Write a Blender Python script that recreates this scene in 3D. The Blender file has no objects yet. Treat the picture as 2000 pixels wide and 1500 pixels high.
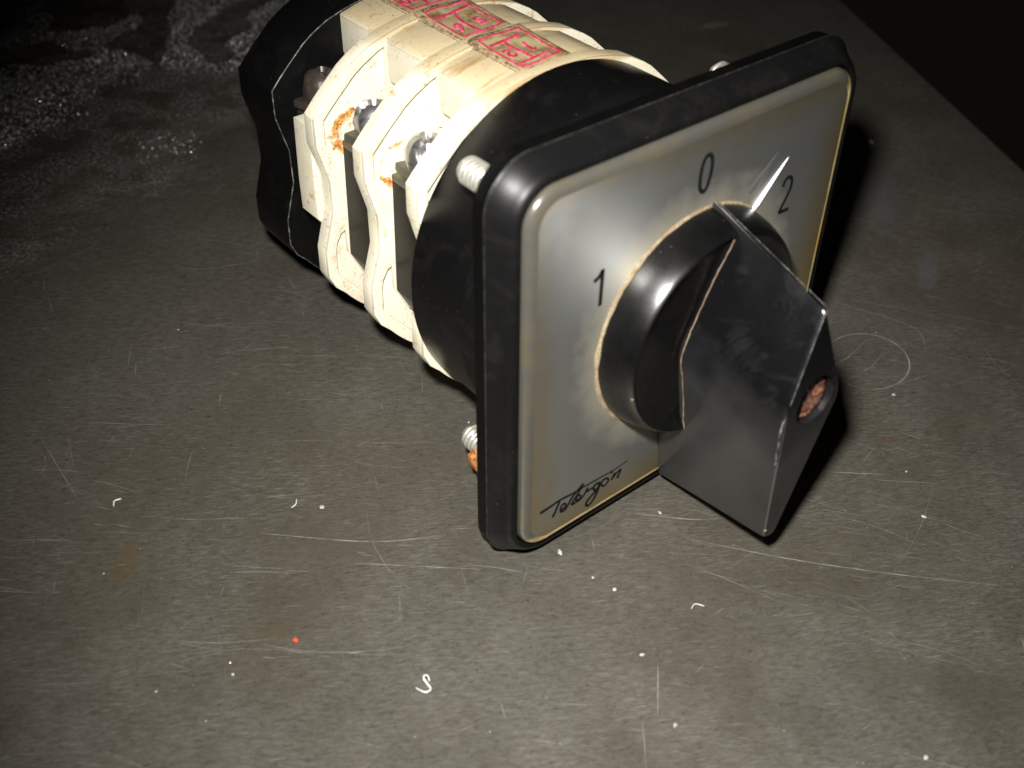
import bpy, bmesh, math, random
import numpy as np
from mathutils import Vector, Matrix, noise as mnoise
random.seed(7)
S = 0.001                       # every length below is in millimetres
sc = bpy.context.scene
COL = sc.collection
# ------------------------------------------------------------------ camera
RC = ((0.77593, -0.62912, 0.04621), (-0.39924, -0.54648, -0.73618), (0.48840, 0.55277, -0.67521))
CAM = Vector((-98.65, -77.72, 129.57))
m = Matrix((RC[0], [-v for v in RC[1]], [-v for v in RC[2]])).transposed()
cd = bpy.data.cameras.new('camera'); cam = bpy.data.objects.new('camera', cd); COL.objects.link(cam)
cam.matrix_world = Matrix.Translation(CAM * S) @ m.to_4x4()
cd.sensor_width = 36; cd.lens = 38.98; cd.clip_start = 0.004; cd.clip_end = 10
cd.dof.use_dof = True; cd.dof.focus_distance = 0.178; cd.dof.aperture_fstop = 24
sc.camera = cam
# ------------------------------------------------------------------ world: a dark room
w = bpy.data.worlds.new('World'); sc.world = w; w.use_nodes = True
w.node_tree.nodes['Background'].inputs[0].default_value = (1, .86, .7, 1)
w.node_tree.nodes['Background'].inputs[1].default_value = 0.0035
# ------------------------------------------------------------------ the camera's flash
ld = bpy.data.lights.new('camera_flash', 'SPOT'); fl = bpy.data.objects.new('camera_flash', ld); COL.objects.link(fl)
right, up = Vector(RC[0]), -Vector(RC[1])
LP = CAM + right * -10 + up * 25
AIM = Vector((-6, 6, 8))
fl.location = LP * S
fl.rotation_euler = (AIM - LP).to_track_quat('-Z', 'Y').to_euler()
ld.energy = 4.7; ld.color = (1.0, .975, .925); ld.shadow_soft_size = 0.0055
ld.spot_size = math.radians(77); ld.spot_blend = 1.0
sc.view_settings.view_transform = 'Standard'; sc.view_settings.look = 'None'
sc.view_settings.exposure = 0; sc.view_settings.gamma = 1; sc.view_settings.use_curve_mapping = False
sc.render.engine = 'CYCLES'

# ================================================================== materials
class NT:
    def __init__(s, name):
        s.m = bpy.data.materials.new(name); s.m.use_nodes = True
        s.t = s.m.node_tree; s.p = s.t.nodes['Principled BSDF']
        s.tc = s.t.nodes.new('ShaderNodeTexCoord'); s.obj = s.tc.outputs['Object']
    def n(s, typ, ins=None, **kw):
        nd = s.t.nodes.new(typ)
        for k, v in kw.items(): setattr(nd, k, v)
        for k, v in (ins or {}).items():
            if hasattr(v, 'is_linked'): s.t.links.new(v, nd.inputs[k])
            else: nd.inputs[k].default_value = v
        return nd
    def map(s, scale=(1, 1, 1), rot=(0, 0, 0), loc=(0, 0, 0), src=None):
        sc_ = [c / S for c in scale] if src is None else scale
        return s.n('ShaderNodeMapping', {'Vector': src or s.obj, 'Scale': sc_, 'Rotation': rot, 'Location': loc}).outputs[0]
    def dirmap(s, deg, sx, sy, loc=(0, 0, 0)):       # stretched along the direction deg in the plane
        r = s.n('ShaderNodeMapping', {'Vector': s.obj, 'Scale': (1 / S,) * 3, 'Rotation': (0, 0, math.radians(-deg)), 'Location': loc}).outputs[0]
        return s.n('ShaderNodeMapping', {'Vector': r, 'Scale': (sx, sy, 1)}).outputs[0]
    def noise(s, vec, scale, detail=4, rough=.55, dist=0):
        return s.n('ShaderNodeTexNoise', {'Vector': vec, 'Scale': scale, 'Detail': detail, 'Roughness': rough, 'Distortion': dist}).outputs['Fac']
    def ramp(s, fac, stops):
        r = s.n('ShaderNodeValToRGB', {'Fac': fac}); e = r.color_ramp.elements
        while len(e) < len(stops): e.new(.5)
        for i, (p, c) in enumerate(stops):
            e[i].position = p; e[i].color = (c, c, c, 1) if isinstance(c, (int, float)) else (*c, 1)
        return r.outputs[0]
    def mix(s, fac, a, b, mode='MIX'):
        nd = s.t.nodes.new('ShaderNodeMix'); nd.data_type = 'RGBA'; nd.blend_type = mode
        for i, v in ((0, fac), (6, a), (7, b)):
            if hasattr(v, 'is_linked'): s.t.links.new(v, nd.inputs[i])
            else: nd.inputs[i].default_value = v if i == 0 else (*v, 1)
        return nd.outputs[2]
    def math(s, op, a, b=0.0, c=None):
        nd = s.t.nodes.new('ShaderNodeMath'); nd.operation = op
        for i, v in enumerate((a, b) if c is None else (a, b, c)):
            if hasattr(v, 'is_linked'): s.t.links.new(v, nd.inputs[i])
            else: nd.inputs[i].default_value = v
        return nd.outputs[0]
    def set(s, **kw):
        for k, v in kw.items():
            k = k.replace('_', ' ')
            for key in s.p.inputs.keys():
                if key.lower() == k.lower():
                    if hasattr(v, 'is_linked'): s.t.links.new(v, s.p.inputs[key])
                    else: s.p.inputs[key].default_value = (*v, 1) if isinstance(v, tuple) and len(v) == 3 else v
    def bump(s, h, dist, strength=1.0, normal=None):
        ins = {'Height': h, 'Distance': dist * S, 'Strength': strength}
        if normal: ins['Normal'] = normal
        return s.n('ShaderNodeBump', ins).outputs[0]

def mat_table():
    t = NT('worn_steel'); v = t.map()
    big = t.noise(v, .018, 3); mid = t.noise(v, .35, 5, .65); fine = t.noise(v, 2.6, 5, .75)
    # streaky wear along two directions
    s1 = t.math('ADD', t.math('MULTIPLY', t.noise(t.dirmap(-31, .30, 6.0), 1.0, 4, .7, .35), .5), t.math('MULTIPLY', t.noise(t.dirmap(-22, .5, 8.0, (5, 9, 0)), 1.0, 4, .75, .3), .5))
    area = t.ramp(t.noise(t.map(loc=(7, 1, 0)), .055, 4, .65), [(.40, .15), (.60, 1)])
    s2 = t.noise(t.dirmap(-52, .2, 7.0, (31, 7, 0)), 1.0, 4, .7)
    mot = t.noise(t.dirmap(-33, .6, 1.7, (3, 3, 0)), 1.0, 5, .75)
    base = t.mix(t.ramp(mot, [(.40, 0), (.66, 1)]), (.104, .100, .086), (.068, .059, .043))
    base = t.mix(t.ramp(big, [(.42, 0), (.62, .6)]), base, (.064, .054, .038))
    blot = t.ramp(t.noise(t.dirmap(-33, .8, 1.3, (9, 2, 0)), .8, 5, .75), [(.55, 0), (.68, .7)])
    base = t.mix(blot, base, (.040, .025, .017))
    fl_ = t.ramp(t.noise(t.map((1, 1, 1), (0, 0, .4), (19, 2, 0)), 1.9, 4, .8), [(.57, 0), (.66, .7)])
    base = t.mix(fl_, base, (.026, .017, .012))
    base = t.mix(t.math('MULTIPLY', area, t.ramp(s1, [(.50, 0), (.66, .75)])), base, (.25, .245, .22))
    base = t.mix(t.ramp(s2, [(.58, 0), (.80, .5)]), base, (.23, .225, .20))
    base = t.mix(t.ramp(fine, [(.60, 0), (.80, .35)]), base, (.20, .19, .17))
    rust = t.ramp(t.noise(t.map((1, 1, 1), (0, 0, 0), (0, 40, 0)), .35, 3, .6), [(.66, 0), (.78, .5)])
    base = t.mix(rust, base, (.07, .035, .018))
    # two varnish-like ochre stains and pale smears with places of their own
    sep = t.n('ShaderNodeSeparateXYZ', {'Vector': v})
    def spot(x, y, rx, ry, rot=0):
        mp = t.n('ShaderNodeMapping', {'Vector': v, 'Location': (-x, -y, 0)}).outputs[0]
        mp = t.n('ShaderNodeMapping', {'Vector': mp, 'Rotation': (0, 0, rot)}).outputs[0]
        mp = t.n('ShaderNodeMapping', {'Vector': mp, 'Scale': (1 / rx, 1 / ry, 0)}).outputs[0]
        l = t.n('ShaderNodeVectorMath', {0: mp}, operation='LENGTH').outputs['Value']
        l = t.math('ADD', l, t.math('MULTIPLY', t.math('SUBTRACT', mid, .5), 1.6))
        return t.ramp(l, [(.55, 1), (1.0, 0)])
    for x, y, rx, ry, rot, c, a in ((-74.2, 31.5, 2.2, 5.0, .7, (.10, .068, .028), .5), (-63.2, 8.7, 3, 2.2, 0, (.08, .06, .03), .4),
                                    (98, 28, 16, 5, -.7, (.10, .10, .10), .65), (85, 6, 8, 3, -.6, (.11, .11, .115), .7),
                                    (-46, 16, 9, 5, .3, (.10, .09, .075), .15),
                                    (131, 108, 6, 2, .3, (.22, .17, .15), .7), (38, -20, 2, 1.2, .3, (.12, .03, .02), .3)):
        base = t.mix(t.math('MULTIPLY', spot(x, y, rx, ry, rot), a), base, c)
    # wet gritty deposit in the far left corner of the plate
    g = t.math('ADD', t.math('MULTIPLY', sep.outputs[0], -.35), sep.outputs[1])
    g = t.math('ADD', g, t.math('MULTIPLY', t.math('SUBTRACT', t.noise(v, .045, 4, .6), .5), 70))
    gr = t.ramp(t.n('ShaderNodeMapRange', {'Value': g, 'From Min': 122, 'From Max': 150}).outputs[0], [(0, 0), (1, 1)])
    grit = t.n('ShaderNodeTexVoronoi', {'Vector': v, 'Scale': 1.5, 'Randomness': 1}, feature='F1')
    gf = t.noise(v, 1.3, 5, .8)
    sp = t.ramp(gf, [(.50, 0), (.62, 1)])
    base = t.mix(t.math('MULTIPLY', gr, t.math('MULTIPLY', sp, .85)), base, (.60, .58, .56))
    base = t.mix(t.math('MULTIPLY', gr, t.ramp(t.noise(v, .12, 3), [(.46, 0), (.60, .85)])), base, (.075, .048, .032))
    rough = t.ramp(t.noise(v, .09, 4, .6), [(.3, .36), (.7, .52)])
    rough = t.mix(gr, rough, (.22, .22, .22))
    b1 = t.bump(fine, .012, .6); b2 = t.bump(s1, .03, .7, b1); b3 = t.bump(t.math('MULTIPLY', gf, gr), 1.6, 1, b2)
    t.set(base_color=base, roughness=rough, metallic=.55, anisotropic=.3, normal=b3, specular_ior_level=.5)
    return t.m

def mat_black(name, base=.012, rough=.28, dust=.35, bump=.02, dustcol=(.07, .062, .05), spec=.36):
    t = NT(name); v = t.map()
    d = t.ramp(t.noise(v, .16, 5, .7, .6), [(.5, 0), (.78, 1)])
    f = t.ramp(t.noise(v, 3.5, 3, .7), [(.66, 0), (.74, 1)])
    c = t.mix(t.math('MULTIPLY', d, dust * .35), (base, base, base * 1.05), dustcol)
    c = t.mix(t.math('MULTIPLY', f, dust * .7), c, dustcol)
    vo = t.n('ShaderNodeTexVoronoi', {'Vector': v, 'Scale': .85, 'Randomness': 1})
    dot = t.math('MULTIPLY', t.math('LESS_THAN', vo.outputs['Distance'], .055), t.math('GREATER_THAN', t.n('ShaderNodeSeparateXYZ', {'Vector': vo.outputs['Color']}).outputs[0], .80))
    c = t.mix(t.math('MULTIPLY', dot, .7), c, (.10, .095, .085))
    t.set(base_color=c, roughness=t.ramp(t.noise(v, .3, 5, .7), [(.3, rough), (.75, min(1, rough + .10))]),
          specular_ior_level=spec, normal=t.bump(t.noise(v, 2.2, 4, .6), bump, .5))
    return t.m

def mat_cream():
    t = NT('aged_cream_plastic'); v = t.map()
    stain = t.ramp(t.noise(t.map((.35, .35, 1.1)), .32, 4, .65, .5), [(.5, 0), (.74, 1)])
    streak = t.ramp(t.noise(t.map((.10, .10, .8), loc=(3, 1, 4)), .55, 4, .6, .4), [(.57, 0), (.70, .9)])
    # yellowed top where hands and years darkened it
    z = t.n('ShaderNodeSeparateXYZ', {'Vector': v}).outputs[1]
    top = t.ramp(t.n('ShaderNodeMapRange', {'Value': z, 'From Min': 56.9, 'From Max': 58.0}).outputs[0], [(0, 0), (1, 1)])
    c = t.mix(t.math('MULTIPLY', stain, .35), (.54, .505, .40), (.42, .31, .15))
    c = t.mix(t.math('MULTIPLY', top, .85), c, (.38, .30, .17))
    c = t.mix(t.math('MULTIPLY', top, t.math('MULTIPLY', streak, .75)), c, (.20, .10, .015))
    sp = t.ramp(t.noise(v, 2.0, 4, .85), [(.60, 0), (.64, 1)])
    spm = t.ramp(t.noise(v, .16, 3, .6), [(.42, 0), (.56, 1)])
    c = t.mix(t.math('MULTIPLY', sp, t.math('MULTIPLY', spm, .9)), c, (.10, .05, .025))
    br = t.ramp(t.noise(t.map((1, 1, 1), loc=(5, 5, 5)), .42, 4, .75), [(.59, 0), (.70, .8)])
    c = t.mix(br, c, (.33, .18, .07))
    # rust that crept out of the clamps onto the plastic round each terminal
    sv = t.n('ShaderNodeSeparateXYZ', {'Vector': v})
    dx = t.math('ADD', sv.outputs[0], 17.4); dy = t.math('SUBTRACT', sv.outputs[1], 44.3)
    rr = t.math('SQRT', t.math('ADD', t.math('MULTIPLY', dx, dx), t.math('MULTIPLY', t.math('MULTIPLY', dy, dy), 1.5)))
    n_ = t.noise(v, .75, 5, .75); rr = t.math('ADD', rr, t.math('MULTIPLY', t.math('SUBTRACT', n_, .5), 3.2))
    band = t.ramp(t.n('ShaderNodeMapRange', {'Value': rr, 'From Min': 2.6, 'From Max': 6.2}).outputs[0], [(0, 0), (.30, 1), (.52, 1), (.64, 0)])
    patch = t.ramp(t.noise(t.map(loc=(2, 5, 3)), .20, 3, .6), [(.44, 0), (.52, 1)])
    side = t.ramp(t.n('ShaderNodeMapRange', {'Value': sv.outputs[0], 'From Min': -23.5, 'From Max': -15}).outputs[0], [(0, 0), (.08, 1), (.85, 1), (1, 0)])
    rm = t.math('MULTIPLY', t.math('MULTIPLY', band, side), patch)
    rc = t.ramp(t.noise(v, 2.2, 4, .7), [(.40, (.10, .03, .01)), (.52, (.42, .16, .02)), (.62, (.55, .27, .05))])
    c = t.mix(t.math('MULTIPLY', rm, .95), c, rc)
    t.set(base_color=c, roughness=.42, normal=t.bump(t.noise(v, 1.8, 4, .6), .03, .5), specular_ior_level=.4)
    return t.m

def mat_plate():
    t = NT('brushed_metal_dial'); v = t.map()
    sep = t.n('ShaderNodeSeparateXYZ', {'Vector': v})
    x, y = sep.outputs[0], t.math('SUBTRACT', sep.outputs[1], 32.6)
    r = t.math('SQRT', t.math('ADD', t.math('MULTIPLY', x, x), t.math('MULTIPLY', y, y)))
    ed = t.math('MAXIMUM', t.math('ABSOLUTE', x), t.math('ABSOLUTE', y))
    nz = t.math('SUBTRACT', t.noise(v, .22, 4, .6), .5)
    low = t.math('ADD', t.math('MULTIPLY', x, .6), t.math('MULTIPLY', y, -.6))
    ed2 = t.math('ADD', t.math('ADD', ed, t.math('MULTIPLY', nz, 7)), t.math('MULTIPLY', low, .10))
    yel = t.ramp(t.n('ShaderNodeMapRange', {'Value': ed2, 'From Min': 22.5, 'From Max': 30}).outputs[0], [(0, 0), (1, 1)])
    ring = t.ramp(t.n('ShaderNodeMapRange', {'Value': t.math('ADD', r, t.math('MULTIPLY', nz, 7)), 'From Min': 16.5, 'From Max': 22.0}).outputs[0], [(0, 1), (1, 0)])
    c = t.mix(yel, (.37, .375, .36), (.36, .27, .12))
    c = t.mix(t.math('MULTIPLY', ring, .75), c, (.38, .33, .22))
    c = t.mix(t.ramp(t.noise(v, 2.0, 3, .8), [(.70, 0), (.76, .6)]), c, (.5, .4, .22))
    t.set(base_color=c, metallic=t.math('SUBTRACT', .90, t.math('MULTIPLY', ring, .25)), roughness=t.math('ADD', t.ramp(t.n('ShaderNodeMapRange', {'Value': t.math('ADD', r, t.math('MULTIPLY', nz, 9)), 'From Min': 18, 'From Max': 31}).outputs[0], [(0, .49), (1, .35)]), t.math('MULTIPLY', nz, .1)), anisotropic=.75, anisotropic_rotation=.25,
          normal=t.bump(t.noise(t.dirmap(90, .15, 9), 1, 3, .7), .006, .5, t.bump(t.noise(v, .9, 3), .01, .3)), coat_weight=.2, coat_roughness=.22)
    tg = t.n('ShaderNodeTangent', direction_type='RADIAL', axis='Z')
    t.t.links.new(tg.outputs[0], t.p.inputs['Tangent'])
    return t.m

def mat_simple(name, col, rough=.4, metal=0, nscale=1.0, col2=None, thr=(.45, .65), bump=.02, bscale=2., **kw):
    t = NT(name); v = t.map(); c = col
    if col2: c = t.mix(t.ramp(t.noise(v, nscale, 5, .7), [(thr[0], 0), (thr[1], 1)]), col, col2)
    t.set(base_color=c, roughness=rough, metallic=metal, normal=t.bump(t.noise(v, bscale, 4, .65), bump, .8), **kw)
    return t.m

def mat_handle():       # glossy black, lighter grey towards the tail
    t = NT('grey_tailed_handle'); v = t.map(); sep = t.n('ShaderNodeSeparateXYZ', {'Vector': v})
    q = t.math('ADD', sep.outputs[1], t.math('MULTIPLY', sep.outputs[2], .28))
    q = t.math('ADD', q, t.math('MULTIPLY', t.math('SUBTRACT', t.noise(v, .12, 4, .6), .5), 9))
    f = t.ramp(t.n('ShaderNodeMapRange', {'Value': q, 'From Min': 30, 'From Max': 39}).outputs[0], [(0, 1), (1, 0)])
    pat = t.ramp(t.noise(v, .10, 4, .6), [(.35, .55), (.7, 1)])
    c = t.mix(t.math('MULTIPLY', f, pat), (.0022, .0022, .0026), (.019, .019, .0195))
    film = t.ramp(t.noise(v, .14, 5, .7, .8), [(.52, 0), (.75, .5)])
    c = t.mix(film, c, (.016, .017, .019))
    c = t.mix(t.ramp(t.noise(v, 4, 3, .7), [(.68, 0), (.74, .5)]), c, (.06, .058, .052))
    t.set(base_color=c, roughness=t.ramp(t.noise(v, .2, 5, .7), [(.3, .17), (.75, .28)]), specular_ior_level=.45, normal=t.bump(t.noise(v, .5, 3), .03, .4, t.bump(t.noise(v, 3, 3), .006, .5)))
    return t.m

def mat_rim():
    t = NT('yellowed_glow_rim'); v = t.map(); sep = t.n('ShaderNodeSeparateXYZ', {'Vector': v})
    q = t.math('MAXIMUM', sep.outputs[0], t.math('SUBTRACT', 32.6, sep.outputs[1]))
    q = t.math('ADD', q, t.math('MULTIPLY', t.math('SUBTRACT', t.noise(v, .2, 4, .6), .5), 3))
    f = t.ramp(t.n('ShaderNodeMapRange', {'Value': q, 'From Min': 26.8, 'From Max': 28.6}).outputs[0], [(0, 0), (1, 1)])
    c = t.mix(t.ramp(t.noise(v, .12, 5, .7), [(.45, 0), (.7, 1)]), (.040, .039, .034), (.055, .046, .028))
    c = t.mix(f, c, t.mix(t.ramp(t.noise(v, .15, 4, .6), [(.4, 0), (.65, 1)]), (.60, .50, .24), (.58, .36, .09)))  # yellowing plus the glow through clear plastic, painted on right and bottom
    t.set(base_color=c, roughness=.25, coat_weight=.5, coat_roughness=.18)
    return t.m

M = dict(
    table=mat_table(),
    bezel=mat_black('satin_black_plastic', .003, .33, .20, spec=.11),
    housing=mat_black('dusty_black_moulding', .0025, .30, .22, spec=.22),
    cap=mat_black('speckled_black_cap', .002, .34, .20, dustcol=(.06, .045, .04), spec=.15),
    handle=mat_handle(),
    knob=mat_black('glossy_black_knob', .0018, .23, .10, .004, spec=.45),
    wear=mat_simple('chalky_worn_edge', (.02, .02, .02), .5, 0, .8, (.13, .13, .12), (.46, .62)),
    bezwear=mat_simple('dusty_ridge', (.012, .011, .010), .5, 0, .5, (.05, .046, .036), (.45, .65)),
    cream=mat_cream(),
    plate=mat_plate(),
    rim=mat_rim(),
    insert=mat_simple('dark_brown_phenolic', (.006, .0045, .003), .4, 0, 2.5, (.03, .025, .018), (.62, .72), specular_ior_level=.1),
    darkmetal=mat_simple('dark_brown_metal', (.03, .025, .022), .4, .2, .8, (.10, .035, .015), (.55, .7), bump=.06),  # darker metal for the rear terminals
    seam=mat_simple('brown_seam_dirt', (.13, .10, .065), .7, 0, .8, (.09, .045, .025), (.42, .62), bump=.1),
    screw=mat_simple('tarnished_steel', (.55, .55, .55), .32, .95, .6, (.10, .07, .06), (.54, .68), bump=.06, bscale=.9),
    clamp=mat_simple('dull_brass_plate', (.12, .11, .08), .42, .7, .8, (.20, .08, .03), (.55, .7), bump=.05),
    zinc=mat_simple('pale_zinc_thread', (.30, .29, .26), .40, .5, .6, (.24, .19, .12), (.5, .7)),
    rust=mat_simple('orange_rust', (.40, .16, .03), .8, 0, 1.3, (.10, .035, .015), (.42, .60), bump=.03, bscale=2.4),
    plug=mat_simple('rusty_brown_filler', (.17, .075, .045), .25, .1, 1.6, (.06, .022, .014), (.4, .6), bump=.5, bscale=2.6),
    dirt=mat_simple('caked_tan_dirt', (.21, .17, .105), .7, 0, .8, (.12, .075, .04), (.42, .66), bump=.25, bscale=1.6),
    ink=mat_simple('black_print', (.006, .006, .006), .5, specular_ior_level=.08),
    pen=mat_simple('magenta_pen', (.27, .018, .045), .45, 0, .8, (.55, .05, .14)),
    tape=mat_simple('brown_resin_tape', (.30, .24, .13), .16, 0, .35, (.15, .075, .03), (.44, .64), bump=.12, bscale=.5, coat_weight=.7, coat_roughness=.08),
    glue=mat_simple('grimy_glue', (.26, .19, .11), .12, 0, 1.1, (.07, .045, .03), (.42, .6), bump=.4, bscale=1.1),
    glint=mat_simple('pale_glint_paint', (.80, .82, .92), .25, 0),  # light reflected onto the dial, painted as a near-white colour
    dim_glint=mat_simple('dim_glint_paint', (.07, .072, .072), .4, .1),  # the fainter reflected streak, likewise put into the colour
    chip=mat_simple('white_chip', (.19, .185, .17), .4, 0, 1.5, (.5, .5, .5)),
    curl=mat_simple('bright_swarf', (.42, .42, .41), .3, .3),
    grit=mat_simple('grey_grit', (.75, .75, .77), .25, .5),
    red=mat_simple('red_plastic_crumb', (.55, .05, .02), .18),
    scr=mat_simple('fresh_scratch', (.22, .21, .19), .4, .3, .25, (.10, .095, .08), (.4, .62)),
    dark=mat_simple('dark_gouge', (.030, .023, .018), .6, 0, .3, (.05, .045, .038)),
)

# ================================================================== helpers
OFF = Vector((0, 32.6, 3.7))    # dial-plate coordinates (u right, v up, w out of the dial) -> root coordinates
def link(name, me, mat, parent=None, angle=32):
    o = bpy.data.objects.new(name, me); COL.objects.link(o)
    for mm in (mat if isinstance(mat, (list, tuple)) else [mat]): me.materials.append(M[mm])
    for p in me.polygons: p.use_smooth = True
    me.set_sharp_from_angle(angle=math.radians(angle))
    if parent: o.parent = parent
    return o
def from_bm(name, bm, mat, parent=None, off=True, angle=32, normals=True):
    if normals: bmesh.ops.recalc_face_normals(bm, faces=bm.faces)
    for v in bm.verts: v.co = (v.co + (OFF if off else Vector())) * S
    me = bpy.data.meshes.new(name); bm.to_mesh(me); bm.free()
    return link(name, me, mat, parent, angle)
def curve_mesh(loops, w0, w1, bev=.3, seg=2):
    """flat polygon with holes, extruded from w0 to w1 with a small bevel; mm, plate coordinates"""
    c = bpy.data.curves.new('tmp', 'CURVE'); c.dimensions = '2D'; c.fill_mode = 'BOTH'
    for lp in loops:
        sp = c.splines.new('POLY'); sp.points.add(len(lp) - 1); sp.use_cyclic_u = True
        for i, (x, y) in enumerate(lp): sp.points[i].co = (x, y, 0, 1)
    c.extrude = (w1 - w0) / 2 - bev; c.bevel_depth = bev; c.bevel_resolution = seg; c.offset = -bev
    o = bpy.data.objects.new('tmp', c); COL.objects.link(o)
    bpy.context.view_layer.update()
    me = bpy.data.meshes.new_from_object(o.evaluated_get(bpy.context.evaluated_depsgraph_get()))
    bm = bmesh.new(); bm.from_mesh(me)
    bmesh.ops.remove_doubles(bm, verts=bm.verts, dist=.004)
    for v in bm.verts: v.co.z += (w0 + w1) / 2
    bpy.data.objects.remove(o); bpy.data.curves.remove(c); bpy.data.meshes.remove(me)
    return bm
def join_bm(a, b):
    me = bpy.data.meshes.new('t'); b.to_mesh(me); b.free(); a.from_mesh(me); bpy.data.meshes.remove(me); return a
def rrect(h, r, n=9):
    pts = []
    for cx, cy, a0 in ((h - r, h - r, 0), (-h + r, h - r, 90), (-h + r, -h + r, 180), (h - r, -h + r, 270)):
        for i in range(n + 1):
            a = math.radians(a0 + 90 * i / n); pts.append((cx + r * math.cos(a), cy + r * math.sin(a)))
    return pts
def loft(bm, loops, cap0=True, cap1=True, mats=None):
    vs = [[bm.verts.new(p) for p in lp] for lp in loops]; n = len(vs[0])
    for k in range(len(vs) - 1):
        for i in range(n):
            f = bm.faces.new((vs[k][i], vs[k][(i + 1) % n], vs[k + 1][(i + 1) % n], vs[k + 1][i]))
            if mats: f.material_index = mats[k]
    if cap0: bm.faces.new(vs[0][::-1])
    if cap1: bm.faces.new(vs[-1])
    return bm
def tube(bm, pts, r, n=7, taper=True):
    """round tube along a polyline; r is a number or one radius per point"""
    pts = [Vector(p) for p in pts]; rs = r if isinstance(r, (list, tuple)) else [r] * len(pts)
    loops = []
    for i, p in enumerate(pts):
        d = (pts[min(i + 1, len(pts) - 1)] - pts[max(i - 1, 0)]).normalized()
        a = d.orthogonal().normalized() if i == 0 else (a - d * a.dot(d)).normalized()
        b = d.cross(a)
        loops.append([p + (a * math.cos(2 * math.pi * k / n) + b * math.sin(2 * math.pi * k / n)) * rs[i] for k in range(n)])
    return loft(bm, loops)
def smooth_line(pts, k=5):
    """Catmull-Rom through the points"""
    P = [Vector(p) for p in pts]; P = [P[0] * 2 - P[1]] + P + [P[-1] * 2 - P[-2]]; out = []
    for i in range(1, len(P) - 2):
        for j in range(k):
            t = j / k; a, b, c, d = P[i - 1:i + 3]
            out.append(.5 * ((2 * b) + (c - a) * t + (2 * a - 5 * b + 4 * c - d) * t * t + (3 * b - a - 3 * c + d) * t ** 3))
    out.append(P[-2]); return out
def ribbon(bm, pts, width, h, nrm=None, k=5, smooth=True):
    """printed or penned stroke: thin raised strip following pts (3d), width mm, height h along nrm"""
    nrm = nrm or Vector((0, 0, 1)); P = smooth_line(pts, k) if smooth else [Vector(p) for p in pts]
    ws = width if isinstance(width, (list, tuple)) else (width, width)
    L = []
    for i, p in enumerate(P):
        d = (P[min(i + 1, len(P) - 1)] - P[max(i - 1, 0)])
        s = d.cross(nrm).normalized() * (ws[0] + (ws[1] - ws[0]) * i / max(1, len(P) - 1)) / 2
        L.append([p - s - nrm * .05, p - s + nrm * h, p + s + nrm * h, p + s - nrm * .05])
    return loft(bm, L)
def lathe(bm, prof, n=64, axis='w', c=(0, 0, 0)):
    loops = []
    for r, h in prof:
        lp = []
        for i in range(n):
            a = 2 * math.pi * i / n; x, y = r * math.cos(a), r * math.sin(a)
            lp.append(Vector(c) + (Vector((x, y, h)) if axis == 'w' else Vector((y, h, x))))
        loops.append(lp)
    return loft(bm, loops)
def noisy(bm, amp, sc_, keep=None):
    for v in bm.verts:
        if keep is None or keep(v.co):
            v.co += Vector((mnoise.noise(v.co * sc_), mnoise.noise(v.co * sc_ + Vector((9, 4, 1))), mnoise.noise(v.co * sc_ + Vector((3, 8, 5))))) * amp
    return bm
def tag(o, label, cat, group=None, kind=None):
    if label: o['label'] = label
    if cat: o['category'] = cat
    if group: o['group'] = group
    if kind: o['kind'] = kind
    return o

# ================================================================== the setting: steel work plate
def edge_x(y): return 134.6 + (y - 15.0) * .4687
def in_frame(x, y, mar=60):
    d = Vector((x, y, 0)) - CAM; X = d.dot(Vector(RC[0])); Y = d.dot(Vector(RC[1])); Z = d.dot(Vector(RC[2]))
    return Z > 0 and -mar < 1000 + 2165.4 * X / Z < 2000 + mar and -mar < 750 + 2165.4 * Y / Z < 1500 + mar
bm = bmesh.new()
ys = [-320, 620]
pl = [(edge_x(ys[0]), ys[0]), (edge_x(ys[1]), ys[1]), (-420, ys[1]), (-420, ys[0])]
loft(bm, [[(x, y, h) for x, y in pl] for h in (-12, -.6)] + [[(x - (.5 if x > 0 else 0), y, 0) for x, y in pl]])
def strip(bm, pts, w0, w1, z, mi):
    n = len(pts); vs = []
    for i, (x, y) in enumerate(pts):
        a, b = pts[max(0, i - 1)], pts[min(n - 1, i + 1)]
        dx, dy = b[0] - a[0], b[1] - a[1]; l = math.hypot(dx, dy) or 1
        t = i / (n - 1); ww = (w0 + (w1 - w0) * t) * (.25 + .75 * math.sin(math.pi * min(1, max(0, t * .94 + .03)))) / 2
        vs.append((bm.verts.new((x - dy / l * ww, y + dx / l * ww, z)), bm.verts.new((x + dy / l * ww, y - dx / l * ww, z))))
    for i in range(n - 1):
        f = bm.faces.new((vs[i][0], vs[i][1], vs[i + 1][1], vs[i + 1][0])); f.material_index = mi
ri = random.Random(11)
zc = [0]
def layer():                                   # each scratch lies in its own plane a few microns up
    zc[0] = (zc[0] + 1) % 900; return .006 + zc[0] * 2.2e-5
cnt = 0
while cnt < 1500:
    x, y = ri.uniform(-130, 200), ri.uniform(-90, 200)
    if x > edge_x(y) - 4 or not in_frame(x, y): continue
    big = ri.random() < .07
    L = ri.uniform(8, 24) if big else ri.expovariate(1 / 2.6) + .7
    fam = ri.random()
    base = -38 if x < -10 or y > 40 else -62
    a = math.radians(ri.gauss(base, 9) if fam < .70 else ri.gauss(-8 if fam < .85 else 60, 14) if fam < .95 else ri.uniform(0, 180))
    bend = ri.gauss(0, .012); pts = []
    n = 6
    for i in range(n):
        s = (i / (n - 1) - .5) * L; aa = a + bend * s
        pts.append((x + math.cos(aa) * s, y + math.sin(aa) * s))
    dk = ri.random() < .10
    strip(bm, pts, ri.uniform(.03, .09) * (1.4 if big else 1), ri.uniform(.03, .09), layer(), 2 if dk else 1); cnt += 1
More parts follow.
